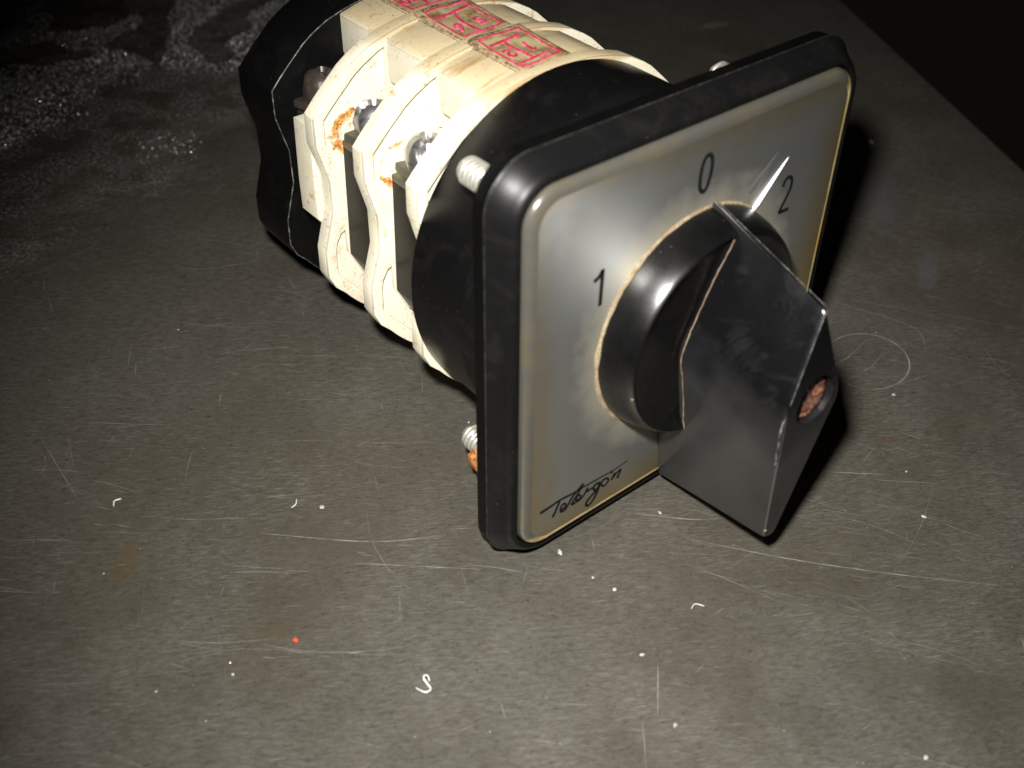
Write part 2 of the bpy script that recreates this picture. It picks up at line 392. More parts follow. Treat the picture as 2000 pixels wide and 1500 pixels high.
for pts, w_, mi in (  # the scratches one can tell apart in the photograph
    ([(-5.5, -14), (4, -26), (14, -37), (26, -49)], .16, 1), ([(-9, -5), (-2, -12), (4, -16)], .14, 1), ([(-30, -33), (-24, -27)], .14, 1),
    ([(-56, 25), (-44, 14), (-34, 8)], .16, 1), ([(-48, 12), (-34, 0)], .13, 1),
    ([(-13, 12), (-5, 22), (2, 26)], .12, 1), ([(10, -68), (16, -60), (20, -56)], .22, 1), ([(24, -19), (30, -24)], .16, 1), ([(28, -24), (36, -31)], .10, 1),
    ([(-64, 36), (-69, 14), (-76, -4)], .14, 2), ([(-58, 38), (-64, 16), (-70, 0)], .12, 2), ([(-50, 22), (-57, 2), (-60, -8)], .12, 2), ([(-70, 30), (-80, 4)], .10, 2),
    ([(-24, 26), (-33, 10), (-38, -2)], .10, 2), ([(-70, 33), (-84, 8)], .12, 2), ([(60, 10), (66, -4), (62, -10)], .12, 1), ([(-8, -26), (-14, -30)], .1, 2)):
    strip(bm, [tuple(p)[:2] for p in smooth_line([(x, y, 0) for x, y in pts])], w_, w_, layer(), mi)
for _ in range(26):     # sheaf of fine parallel scuffs before the handle
    x, y = ri.gauss(14, 12), ri.gauss(-30, 9); L = ri.uniform(3, 9); a = math.radians(ri.gauss(-50, 3))
    strip(bm, [(x + math.cos(a) * L * t, y + math.sin(a) * L * t) for t in (0, .33, .66, 1)], .05, .04, layer(), 1)
cx, cy = 51.0, -4.8      # the scribed arc beside the handle
for r_, w_ in ((8.3, .18), (8.45, .08)):
    strip(bm, [(cx + r_ * math.cos(a), cy + r_ * .86 * math.sin(a)) for a in [math.radians(-165 + 6 * i) for i in range(45)]], w_, w_, layer(), 1)
strip(bm, [(43.5, -2), (49, -2.2), (56, -1)], .12, .1, layer(), 1); strip(bm, [(43, -6), (50, -6.4), (57, -5)], .12, .1, layer(), 1)
tab = from_bm('work_table', bm, ['table', 'scr', 'dark'], off=False, angle=30, normals=False)
for p in tab.data.polygons:
    if p.material_index: p.use_smooth = False
tag(tab, 'scratched dark grey steel plate on which the switch lies', None, kind='structure')
tab.name = 'work_table'

# ================================================================== the switch
sw = bpy.data.objects.new('rotary_switch', None); COL.objects.link(sw)
tag(sw, 'old rotary switch with black handle, silver dial and cream wafers lying on the plate', 'switch')
Yv = Vector((0, .061793, -.998089)); Zv = Vector((0, .998089, .061793))
sw.matrix_world = Matrix(((1, 0, 0, 0), (0, Yv.y, Yv.z, 0), (0, Zv.y, Zv.z, 0), (0, 0, 0, 1)))
sw.empty_display_size = .02

# ---- black bezel
bm = bmesh.new()
prof = [(20, 3, -6.3, 0), (32.0, 6.2, -6.3, 0), (32.35, 6.5, -6.1, 0), (32.4, 6.6, -3.95, 0), (32.55, 6.7, -3.85, 1), (32.55, 6.7, -3.7, 0), (32.35, 6.6, -3.55, 0),
        (31.35, 7.0, -1.3, 0), (31.15, 6.9, -.85, 0), (30.85, 6.7, -.5, 0), (30.45, 6.2, -.3, 0), (30.05, 5.4, -.28, 0), (29.75, 5.0, -.45, 0), (29.6, 4.8, -.9, 0), (29.55, 4.8, -2.5, 0)]
loft(bm, [[(x, y, w_) for x, y in rrect(h, r, 12)] for h, r, w_, _ in prof], cap0=False, cap1=False, mats=[p[3] for p in prof[:-1]])
bezel = from_bm('bezel', bm, ['bezel', 'bezwear'], sw, angle=60)
# ---- silver dial plate with its clear chamfered rim
bm = bmesh.new()
loft(bm, [[(x, y, w_) for x, y in rrect(h, r, 12)] for h, r, w_ in ((29.4, 4.6, -1.8), (29.35, 4.6, -.5), (29.2, 4.5, -.12), (28.95, 4.3, .14), (28.6, 4.1, .32), (28.25, 3.9, .42), (27.9, 3.7, .47))], cap1=False)
rim = from_bm('dial_rim', bm, 'rim', None, angle=60)
bm = bmesh.new()
lv = [[(x, y, .47) for x, y in rrect(27.9, 3.7, 12)]]
for k in (.85, .7, .5, .3, .1): lv.append([(x * k, y * k, .5) for x, y in rrect(27.9, 3.7, 12)])
loft(bm, lv, cap0=False)
dial = from_bm('dial_plate', bm, 'plate', sw, angle=60)
rim.parent = dial
def strokes(name, lst, width, mat, parent, z=.5, h=.05, label=None):
    bm = bmesh.new()
    for s in lst:
        wd = width
        if isinstance(s[0], (int, float)): wd, s = s[0], s[1:]
        ribbon(bm, [(p[0], p[1], z) for p in s], wd, h)
    o = from_bm(name, bm, mat, parent, angle=25)
    if label: o['label'] = label
    return o
strokes('digit', [[(0.15, 25.3), (.75, 24.4), (.85, 22.6), (.45, 20.7), (-.2, 20.0), (-.95, 20.8), (-1.1, 22.9), (-.7, 24.8), (.15, 25.3)]], .62, 'ink', dial, label='black printed digit 0 above the knob')
strokes('digit', [[(-18.7, 13.9), (-17.9, 14.3), (-17.3, 15.1)], [(-17.3, 15.2), (-17.35, 12.5), (-17.4, 9.7)]], .6, 'ink', dial, label='black printed digit 1 left of the knob')
strokes('digit', [[(16.7, 14.7), (17.0, 15.6), (17.8, 15.9), (18.5, 15.2), (18.5, 13.8), (17.7, 12.2), (16.8, 10.5)], [(16.8, 10.5), (18.9, 10.4)]], .55, 'ink', dial, label='black printed digit 2 right of the knob')
LOGO = {'bar': [(-26.3, -22.4), (-24.6, -22.3), (-22.6, -22.1), (-20.4, -22.3), (-19.5, -22.3), (-18.0, -22.3), (-15.1, -22.4), (-12.4, -22.5), (-9.3, -22.3)], 'T': [(-22.7, -22.1), (-22.8, -22.6), (-23.5, -24.1), (-23.9, -24.8)], 'e': [(-22.3, -24.3), (-21.6, -24.2), (-21.5, -23.6), (-22.0, -23.3), (-22.4, -23.9), (-22.3, -24.7), (-21.5, -24.8)], 'l': [(-21.5, -24.8), (-20.9, -24.0), (-20.0, -22.8), (-18.2, -21.6), (-19.0, -22.8), (-20.0, -24.0), (-20.2, -24.5), (-19.5, -24.6)], 'e2': [(-19.4, -24.3), (-18.7, -24.3), (-18.6, -23.7), (-19.1, -23.4), (-19.4, -24.0), (-19.2, -24.6), (-18.4, -24.5)], 'r': [(-18.4, -24.5), (-17.7, -23.8), (-17.2, -23.0), (-17.4, -23.7), (-16.5, -23.6), (-15.8, -23.7)], 'g': [(-14.8, -23.4), (-15.6, -23.3), (-16.0, -23.7), (-15.8, -24.4), (-15.2, -24.3), (-14.7, -23.5), (-15.2, -25.1), (-15.9, -26.3), (-16.8, -26.9), (-17.3, -26.5), (-17.1, -25.8), (-16.2, -25.1), (-15.1, -24.7)], 'o': [(-13.6, -23.3), (-14.3, -23.4), (-14.4, -24.2), (-13.8, -24.7), (-13.1, -24.3), (-13.1, -23.7), (-13.6, -23.3)], 'acc': [(-12.6, -22.9), (-12.3, -22.6)], 'n': [(-11.8, -23.2), (-12.4, -24.4)], 'n2': [(-12.2, -24.1), (-11.5, -23.6), (-10.6, -23.3), (-10.8, -24.0), (-11.2, -24.5), (-10.8, -24.6)]}
ls = []
for k, v in LOGO.items():
    ls.append([(.50, .12) if k == 'bar' else .42 if k in ('T', 'l', 'g') else .36] + v)
bm = bmesh.new()
for s in ls: ribbon(bm, [(p[0], p[1], .5) for p in s[1:]], s[0], .05)
o = from_bm('script_logo', bm, 'ink', dial, angle=25); o['label'] = 'slanted black script lettering with a long crossbar in the dial corner'
# ---- light streaks off the knob, painted as two pale raised slivers between 0 and 2
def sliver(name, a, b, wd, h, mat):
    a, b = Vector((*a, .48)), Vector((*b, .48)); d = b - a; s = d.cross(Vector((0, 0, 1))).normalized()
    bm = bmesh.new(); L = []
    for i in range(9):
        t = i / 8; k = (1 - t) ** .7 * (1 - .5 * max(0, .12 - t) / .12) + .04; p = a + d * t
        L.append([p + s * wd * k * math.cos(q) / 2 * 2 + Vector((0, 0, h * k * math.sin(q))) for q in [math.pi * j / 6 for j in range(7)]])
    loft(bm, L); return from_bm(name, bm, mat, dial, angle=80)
sliver('glint_streak', (10.7, 13.1), (16.9, 19.4), .42, .42, 'glint')
sliver('glint_streak', (9.5, 16.2), (14.9, 21.4), .8, .10, 'dim_glint')
# ---- caked dirt round the knob
bm = bmesh.new(); L = []
for i in range(240):
    a = 2 * math.pi * i / 240; c_, s_ = math.cos(a), math.sin(a)
    k = .55 + .45 * math.cos(a - math.radians(165)); k = .10 + .62 * k
    n1 = mnoise.noise(Vector((c_ * 6, s_ * 6, 0))) * .30 + mnoise.noise(Vector((c_ * 16, s_ * 16, 2))) * .10
    ro = 17.25 + (.5 + n1) * k; hh = .5 + max(.12, (.45 + n1 * .8) * k)
    L.append([(16.6 * c_, 16.6 * s_, .45), (16.8 * c_, 16.8 * s_, hh), (17.15 * c_, 17.15 * s_, hh * .97), (ro * c_, ro * s_, .47), (16.9 * c_, 16.9 * s_, .40)])
L.append(L[0]); loft(bm, L, False, False)
bmesh.ops.remove_doubles(bm, verts=bm.verts, dist=.001)
o = from_bm('dirt_ring', bm, 'dirt', dial, angle=80); o['label'] = 'tan dirt caked round the foot of the knob'

# ---- knob: round foot + handle
bm = bmesh.new()
lathe(bm, [(17.0, .3), (17.1, .6), (17.05, 1.4), (16.8, 2.8), (16.4, 4.2), (15.95, 5.3), (15.65, 5.85), (15.5, 5.97), (15.35, 5.88), (15.1, 5.3), (13.5, 4.8), (8, 4.5), (3, 4.4)], 128)
knob = from_bm('knob', bm, 'knob', sw, angle=55)
def hexo(tip, kr, tr, tl, kl): return [tip, kr, tr, tl, kl]
def rounded(poly, r=.5, n=4):
    out = []; N = len(poly)
    for i in range(N):
        p, a, b = Vector(poly[i]), Vector(poly[i - 1]), Vector(poly[(i + 1) % N])
        da, db = (a - p), (b - p); la, lb = min(r, da.length * .4), min(r, db.length * .4)
        A, B = p + da.normalized() * la, p + db.normalized() * lb
        for j in range(n + 1):
            t = j / n; out.append((A * (1 - t) ** 2 + p * 2 * t * (1 - t) + B * t * t)[:])
    return out
low = hexo((2.3, 18.2), (6.0, -2.2), (-.2, -29.7), (-1.9, -29.6), (-5.7, -1.2))
top = hexo((1.1, 12.4), (6.0, -1.6), (-.5, -26.2), (-2.5, -25.8), (-5.0, .6))
wt = [21.3, 22.9, 21.9, 21.8, 22.8]; wl = [.6, .6, .6, .6, .6]
def lev(t, inset=0., dw=0.):
    c0 = Vector((.4, -6)); pts = []
    for i in range(5):
        p = Vector(low[i]).lerp(Vector(top[i]), t); 
        if inset: p = p - (p - c0).normalized() * inset * (2.2 if i == 0 else 1)
        pts.append((p.x, p.y, wl[i] * (1 - t) + wt[i] * t + dw))
    P3 = []; N = 5
    for i in range(N):
        p, a, b = Vector(pts[i]), Vector(pts[i - 1]), Vector(pts[(i + 1) % N])
        r = (.6, 1.8, 1.2, .7, 1.6)[i]
        da, db = a - p, b - p; la, lb = min(r, da.length * .4), min(r, db.length * .4)
        A, B = p + da.normalized() * la, p + db.normalized() * lb
        for j in range(5):
            u = j / 4; P3.append((A * (1 - u) ** 2 + p * 2 * u * (1 - u) + B * u * u))
    return P3
bm = bmesh.new()
loft(bm, [lev(0), lev(.25), lev(.5), lev(.75), lev(.96), lev(1, 0, -.42), lev(1, .10, -.18), lev(1, .28, -.05), lev(1, .55, 0)], cap1=True)
bmesh.ops.triangulate(bm, faces=[f for f in bm.faces if len(f.verts) > 4])
bmesh.ops.recalc_face_normals(bm, faces=bm.faces)
handle = from_bm('handle', bm, 'handle', knob, angle=30)
bm = bmesh.new(); lathe(bm, [(3.6, 17.0), (3.6, 30)], 48, c=(.7, -1.0, 0)); cut = from_bm('cut', bm, 'knob')
cut.matrix_world = sw.matrix_world @ Matrix(); cut.parent = sw; cut.matrix_parent_inverse = Matrix(); cut.matrix_basis = Matrix()
md = handle.modifiers.new('hole', 'BOOLEAN'); md.operation = 'DIFFERENCE'; md.object = cut; md.solver = 'EXACT'
bpy.context.view_layer.update()
me = bpy.data.meshes.new_from_object(handle.evaluated_get(bpy.context.evaluated_depsgraph_get()))
handle.modifiers.clear(); handle.data = me; bpy.data.objects.remove(cut)
for p in me.polygons: p.use_smooth = True
me.set_sharp_from_angle(angle=math.radians(30))
bm = bmesh.new()
bmesh.ops.create_grid(bm, x_segments=30, y_segments=30, size=3.55)
for v in list(bm.verts):
    x, y = v.co.x, v.co.y; q = max(abs(x), abs(y)); l = math.hypot(x, y) or 1
    v.co.x, v.co.y = x * q / l, y * q / l
    v.co.z = 21.3 + .3 * mnoise.noise(v.co * 1.3) + .12 * mnoise.noise(v.co * 3.7) + .35 * (v.co.x - v.co.y) / 3 - (1.2 if q > 3.5 else 0)
    v.co.x += .7; v.co.y -= 1.0
o = from_bm('rusty_screw_plug', bm, 'plug', handle, angle=180); o['label'] = 'rusty brown filling in the screw hole of the handle'
# dents and pale chips on the handle and knob
def chip(parent, c, r, mat, seed, name='edge_chip'):
    bm = bmesh.new(); bmesh.ops.create_icosphere(bm, subdivisions=2, radius=r)
    for v in bm.verts: v.co = v.co * (1 + .5 * mnoise.noise(v.co / r * 1.3 + Vector((seed, 0, 0)))); v.co += Vector(c)
    return from_bm(name, bm, mat, parent, angle=180)
bm = bmesh.new(); q0 = [(-5.1, -2.6, 22.4), (-4.8, -5.5, 22.3), (-4.5, -8.2, 22.2)]
tube(bm, smooth_line([(-4.9, -1.0, 22.55)] + q0 + [(-4.3, -10, 22.1)], 4), [.05] + [.10 + .05 * (i % 3) for i in range(15)] + [.1], 6); noisy(bm, .12, 1.1)
o = from_bm('worn_edge', bm, 'wear', handle, angle=80); o['label'] = 'chalky worn stretch of the handle edge'
bm = bmesh.new()
for a, b in (((2.3, 17.9, 1.2), (1.3, 12.6, 20.9)), ((1.2, 12.3, 21.1), (-4.75, 1.0, 22.75))):
    a, b = Vector(a), Vector(b); tube(bm, [a.lerp(b, t) for t in [i / 14 for i in range(15)]], [.035 + .025 * random.random() for _ in range(15)], 6)
noisy(bm, .03, .6)
from_bm('worn_edge', bm, 'wear', handle, angle=80)
chip(handle, (-2.6, -24.0, 21.8), .25, 'wear', 3); chip(knob, (-15.3, -3.6, 5.75), .22, 'seam', 5)
# ---- dirt in the seam between handle and knob foot
bm = bmesh.new()
pts = [(.9, 15.0, 5.9), (-1.2, 10, 5.35), (-3.4, 4.5, 5.1), (-5.55, -1.3, 5.1), (-4.9, -6, 5.2), (-4.3, -11, 5.5), (-4.0, -15, 5.95)]
P = smooth_line(pts, 8); tube(bm, P, [.07 + .07 * abs(mnoise.noise(p * .9)) + .02 * random.random() for p in P], 6); noisy(bm, .10, .8)
o = from_bm('seam_dirt', bm, 'seam', knob, angle=80)

# ---- black front housing drum
bm = bmesh.new()
lathe(bm, [(20, -6.3), (26.7, -6.4), (27.2, -7.0), (27.25, -15.6), (27.3, -15.75), (27.35, -16.0), (27.3, -16.25), (27.27, -27.6), (27.1, -28.0), (10, -28.0)], 128)
for f in bm.faces:
    z = f.calc_center_median().z
    if -16.05 < z < -15.9: f.material_index = 1
from_bm('front_housing', bm, ['housing', 'bezwear'], sw, angle=50)

# ---- four mounting screws
def threaded(L=14.0, r=2.05, pitch=.8):
    bm = bmesh.new(); loops = []; n = 24; k = int(L / pitch * 6)
    for i in range(k + 1):
        h = -6.2 - L + .9 + (L - .9) * i / k
        lp = []
        for j in range(n):
            a = 2 * math.pi * j / n; ph = (h / pitch + a / (2 * math.pi)) % 1
            rr = r - .30 * abs(2 * ph - 1) ** 1.3
            if i < 4: rr *= .80 + .05 * i
            lp.append((rr * math.cos(a), rr * math.sin(a), h))
        loops.append(lp)
    loops.insert(0, [(r * .62 * math.cos(2 * math.pi * j / n), r * .62 * math.sin(2 * math.pi * j / n), -6.2 - L + .45) for j in range(n)])
    loft(bm, loops); return bm
proto = None
for i, (x, y) in enumerate(((-23.2, 22.6), (-23.6, -22.9), (23.2, 22.6), (23.2, -22.9))):
    if proto is None:
        proto = from_bm('mounting_screw', threaded(), 'zinc', sw, off=False, angle=60); o = proto
    else:
        o = proto.copy(); COL.objects.link(o); o.parent = sw
    o.location = (Vector((x, y, 0)) + OFF) * S; o.rotation_euler.z = i * 1.3
bm = bmesh.new(); bmesh.ops.create_icosphere(bm, subdivisions=3, radius=1)
for v in bm.verts:
    v.co = Vector((v.co.x * .9, v.co.y * 2.0, v.co.z * 2.2)) * (1 + .35 * mnoise.noise(v.co * 2.2)) + Vector((-25.3, -24.6, -15.2))
o = from_bm('rust_crust', bm, 'rust', sw, angle=180); o['label'] = 'orange rust crust under the lower left screw'

# ---- cream contact wafers
def arc(R, a0, a1, n=26): return [(R * math.cos(math.radians(a0 + (a1 - a0) * i / n)), R * math.sin(math.radians(a0 + (a1 - a0) * i / n))) for i in range(n + 1)]
def profile(R=28.0, inset=0.):
    k = inset; r = R - k
    left = [(0, 26.6 - k), (-5.5, 26.6 - k), (-8.4, 26.15 - k), (-10.8, 25.6 - k)] + [(x_ + .72 * k, y_ - .7 * k) for x_, y_ in ((-14.0, 24.6), (-16.7, 23.2), (-18.5, 22.0), (-21.4, 19.4), (-23.3, 17.6))] + [(-24.9 + k, 15.9 - k * .35), (-25.0 + k, 11.4), (-23.3 + k, 5.0), (-23.3 + k, -.8), (-25.3 + k, -7.4), (-25.4 + k, -12.2 + k * .2), (-24.4 + k * .8, -14.6 + k * .4)] + arc(r, 216, 270, 24)
    right = [(-x, y) for x, y in reversed(left)][1:-1]
    return left + right
OUT = profile(); 
def upper_pocket(sx):
    q = [p for p in profile(28, 1.55) if p[0] < -11.6 and p[1] > 11.0]
    q = [(-11.55, 24.0)] + q + [(-22.2, 7.6), (-20.9, 7.2), (-20.6, 10.4), (-9.5, 10.4), (-9.5, 15), (-11.55, 16)]
    return [(x * sx, y) for x, y in (q if sx > 0 else q[::-1])]
def lower_pocket(sx):
    q = [(-21.45, -4.4), (-22.4, -4.9), (-23.3, -6.4), (-23.6, -8), (-23.7, -11.9), (-22.6, -13.6)] + [p for p in profile(28, 1.9) if -19.8 < p[0] < -12.2 and p[1] < 0] + [(-12, -19), (-12, -13.9), (-18.8, -13.8), (-21.3, -8.9)]
    return [(x * sx, y) for x, y in (q if sx > 0 else q[::-1])]
BLOCK = [(-10.6, 18.0), (-11.2, 18.3), (-11.4, 19.0), (-11.4, 24.9)] + [(-11.2, 25.1), (-8.4, 25.9), (-5.35, 26.45), (5.35, 26.45), (8.4, 25.9), (11.2, 25.1)] + [(11.4, 24.9), (11.4, 19.0), (11.2, 18.3), (10.6, 18.0)]
CORE = [(-10.2, 10.7), (-10.2, 18.3), (10.2, 18.3), (10.2, 10.7)]
UND = [(-11.9, -13.9), (11.9, -13.9)] + [(x, y) for x, y in arc(26.3, -63, -117, 16)]
SLAB = [(-20.7, 10.5), (-21.3, -8.8), (-18.8, -13.6), (18.8, -13.6), (21.3, -8.8), (20.7, 10.5)]
SLABR = [(-24.2, 13.2), (-24.6, 2.6), (-24.6, -2.8), (-21.6, -7.0), (-18.8, -13.6), (18.8, -13.6), (21.6, -7), (24.6, -2.8), (24.6, 2.6), (24.2, 13.2)]
PIT = 13.4
def wafer(w0, k):
    bm = curve_mesh([OUT], w0 - 3.1, w0 - .78, .08)
    join_bm(bm, curve_mesh([OUT, upper_pocket(1), upper_pocket(-1), lower_pocket(1), lower_pocket(-1)], w0 - .8, w0, .10))
    # the profile's outer skin is shared by both slabs: keep the front one a hair proud
    join_bm(bm, curve_mesh([BLOCK], w0 - PIT + .03, w0 - 2.9, .35))
    if k < 2: join_bm(bm, curve_mesh([CORE], w0 - PIT + .03, w0 - 2.9, .1))
    join_bm(bm, curve_mesh([UND], w0 - PIT + .03, w0 - 2.9, .35))
    body = from_bm('contact_wafer', bm, 'cream', sw, angle=32)
    body['label'] = ('cream wafer nearest the dial', 'middle cream wafer', 'rear cream wafer with cream side panel')[k]
    if k == 2:
        o = from_bm('side_panel', curve_mesh([SLABR], w0 - 8.2, w0 - 3.0, .35), 'cream', body, angle=32)
        o['label'] = 'cream side panel of the rear wafer'
    o = from_bm('inner_block', curve_mesh([SLAB], w0 - PIT + .2, w0 - (3.0 if k < 2 else 8.3), .35), 'insert', body, angle=32)
    # terminal: plate, square washer, slotted screw, both sides
    for sx in (-1, 1):
        wc = w0 - (8.6 if k < 2 else 10.0); uc = 17.2 * sx
        bm = bmesh.new()
        def boxm(bm, c, d, rx=0, rz=0, b=.25):
            r = bmesh.ops.create_cube(bm, size=1); vs = r['verts']
            mt = Matrix.Translation(c) @ Matrix.Rotation(rz, 4, 'Y') @ Matrix.Rotation(rx, 4, 'Z') @ Matrix.Diagonal((*d, 1))
            bmesh.ops.transform(bm, matrix=mt, verts=vs)
            es = list({e for v in vs for e in v.link_edges}); bmesh.ops.bevel(bm, geom=es, offset=b, segments=2, affect='EDGES', profile=.6)
        boxm(bm, (uc, 11.1, wc), (7.4, 1.1, 8.6), 0, 0)
        from_bm('terminal_plate', bm, 'clamp' if k < 2 else 'darkmetal', body, angle=35)
        bm = bmesh.new(); boxm(bm, (uc, 12.7, wc + .2), (7.4, 1.4, 7.2), .12 * sx, .16 * (1 if k else -1) + .1, .35)
        ws = from_bm('clamp_washer', bm, 'clamp' if k < 2 else 'darkmetal', body, angle=35)
        bm = bmesh.new(); n = 40; loops = []
        prof = [(1.6, 12.6), (2.9, 13.1), (3.25, 13.5), (3.35, 15.2), (3.2, 16.4), (2.75, 17.4), (2.0, 18.1), (1.1, 18.45), (.4, 18.5)]
        for r, h in prof:
            lp = []
            for j in range(n):
                a = 2 * math.pi * j / n; x, z = r * math.cos(a), r * math.sin(a); hh = h
                q = (x * math.cos(.9 + k) + z * math.sin(.9 + k))
                if abs(q) < .5 and h > 16.2: hh = h - 1.3
                nn = .09 * mnoise.noise(Vector((x, h, z)) * .7 + Vector((k * 5, 0, 0)))
                lp.append((uc + x * (1 + nn), hh + nn * 1.3, wc + z * (1 + nn)))
            loops.append(lp)
        loft(bm, loops); s = from_bm('terminal_screw', bm, 'screw' if k < 2 else 'darkmetal', body, angle=40)
    return body
wafers = [wafer(-28.02 - PIT * k, k) for k in range(3)]

# ---- black rear cap
bm = curve_mesh([OUT], -78.5, -67.5, .14)
for f in bm.faces:
    c = f.calc_center_median()
    if c.z > -67.8 and abs(f.normal.z) < .985: f.material_index = 1
from_bm('rear_cap', bm, ['cap', 'wear'], sw, angle=32)
bm = bmesh.new(); lathe(bm, [(12, -78.4), (12, -80.2), (11.2, -80.9), (4, -80.9)], 48); from_bm('rear_boss', bm, 'cap', sw, angle=35)

# ---- hand-written labels under brown resin, overlapping like shingles
def label(k, marks, text, cz=0):
    def P(u, w_, h=0.):   # label surface: front edge low, rear edge lifted over the next one
        t = (-31 - w_) / 12.0
        return Vector((u, 26.62 + .75 * max(0, t) ** 1.6 + .10 * math.sin(w_ * 1.1 + k) * math.sin(u * .7) + h, w_ - PIT * k))
    bm = bmesh.new(); nu, nw = 20, 28; U0, U1, W0, W1 = -5.1, 5.25, -43.2, -30.4
    grid = []
    for j in range(nw + 1):
        row = []
        for i in range(nu + 1):
            u = U0 + (U1 - U0) * i / nu; ww = W0 + (W1 - W0) * j / nw
            du = max(0, abs(u - .1) - 4.2) ; dw = max(0, abs(ww + 36.8) - 5.6)
            if du > 0 and dw > 0:      # rounded corners
                cu, cw = (.1 + math.copysign(4.2, u - .1)), (-36.8 + math.copysign(5.6, ww + 36.8)); l = math.hypot(du, dw)
                if l > 1: u = cu + (u - cu) / l; ww = cw + (ww - cw) / l
            ed = max(abs(u - .1) / 5.1, abs(ww + 36.8) / 6.4); p = P(u, ww, .04 * mnoise.noise(Vector((u, ww, k)) * 1.2) + (-.45 if ed > .97 else 0))
            row.append(bm.verts.new(p))
        grid.append(row)
    low = [[bm.verts.new(v.co + Vector((0, -.7, 0))) for v in row] for row in grid]
    for j in range(nw):
        for i in range(nu):
            f = bm.faces.new((grid[j][i], grid[j][i + 1], grid[j + 1][i + 1], grid[j + 1][i]))
            if j < 3 or j == nw - 1 or i in (0, nu - 1): f.material_index = 1
            bm.faces.new((low[j][i], low[j + 1][i], low[j + 1][i + 1], low[j][i + 1]))
    ring = lambda g: [g[0][i] for i in range(nu + 1)] + [g[j][nu] for j in range(1, nw + 1)] + [g[nw][i] for i in range(nu - 1, -1, -1)] + [g[j][0] for j in range(nw - 1, 0, -1)]
    a, b = ring(grid), ring(low)
    for i in range(len(a)):
        f = bm.faces.new((a[i], a[(i + 1) % len(a)], b[(i + 1) % len(a)], b[i])); f.material_index = 1
    lb = from_bm('terminal_label', bm, ['tape', 'glue'], sw, angle=50); lb['label'] = text
    bm = bmesh.new()
    bd = [(-4.0, -41.2), (-3.5, -41.6), (3.1, -41.7), (3.6, -41.2), (3.7, -33.0), (3.2, -32.2), (-3.4, -31.6), (-3.9, -32.0), (-4.1, -36.6), (-4.1, -40.8), (-4.0, -41.2)]
    for wd, s in [(.22, bd)] + marks:
        sm = smooth_line([(x, y, 0) for x, y in s], 5)
        pts = [P(p.x, p.y, .06) for p in sm]; ribbon(bm, pts, wd, .10, Vector((0, 1, 0)), smooth=False)
    o = from_bm('pen_marks', bm, 'pen', lb, angle=40)
    return lb
def tr(s, du, dw=0, sc_=1.): return [((x) * sc_ + du, (y) * sc_ + dw) for x, y in s]
ONE = [(0, -1.3), (0, 1.1), (.65, .75)]
TWO = [(.6, .5), (.45, 1.05), (-.1, 1.15), (-.5, .6), (-.1, 0), (.55, -.8), (.1, -.95), (-.7, -.75)]
FIVE = [(-.6, 1.2), (.45, 1.1), (.5, .3), (-.1, .4), (-.6, -.2), (-.3, -.95), (.5, -.9)]
SIX = [(-.3, 1.3), (.4, .5), (.55, -.3), (.1, -.85), (-.45, -.5), (-.2, .05), (.45, -.1)]
NINE = [(-.5, .4), (0, 1.0), (.5, .6), (.2, .1), (-.45, .4), (-.5, -.9)]
ZERO = [(0, 1.1), (.55, .5), (.5, -.6), (0, -1.0), (-.5, -.5), (-.5, .5), (0, 1.1)]
def put(g, u, w_, s=1.): return [(u + x * s, w_ + y * s) for x, y in g]
# glyphs are read with +w up and -u to the right, so mirror their x
label(0, [(.5, [(-3.6, -39.3), (2.3, -39.9)]), (.36, [(-1.0, -39.5), (-1.1, -37), (-.6, -33.1)]), (.36, [(-3.1, -32.9), (2.3, -33.2)]),
          (.42, put(ONE, 1.1, -36.3)), (.42, put(TWO, -2.7, -36.0))], 'brown resin covered label with magenta 1 and 2, nearest the dial')
label(1, [(.5, [(-3.3, -39.0), (3.0, -39.9)]), (.4, [(0, -39.4), (-.9, -36.5), (-.6, -32.0)]),
          (.42, put(FIVE, 1.6, -35.2)), (.42, put(SIX, -2.5, -34.9))], 'brown resin covered label with magenta 5 and 6, in the middle')
label(2, [(.5, [(-3.3, -39.0), (3.0, -39.9)]), (.4, [(0, -39.4), (-.4, -36.5), (-.3, -32.0)]),
          (.42, put(NINE, 1.9, -35.2)), (.40, put([(0, -1.1), (0, 1.1)], -1.5, -34.9)), (.42, put(ZERO, -2.9, -34.9))], 'brown resin covered label with magenta 9 and 10, at the rear')
# grimy glue line along the label rail
bm = bmesh.new(); P = [Vector((-5.3 + .12 * mnoise.noise(Vector((t * .7, 0, 0))), 26.5, t)) for t in [-67 + .6 * i for i in range(65)]]
tube(bm, P, [.07 + .06 * abs(mnoise.noise(p * .8)) for p in P], 5)
from_bm('glue_line', bm, 'glue', sw, angle=80)

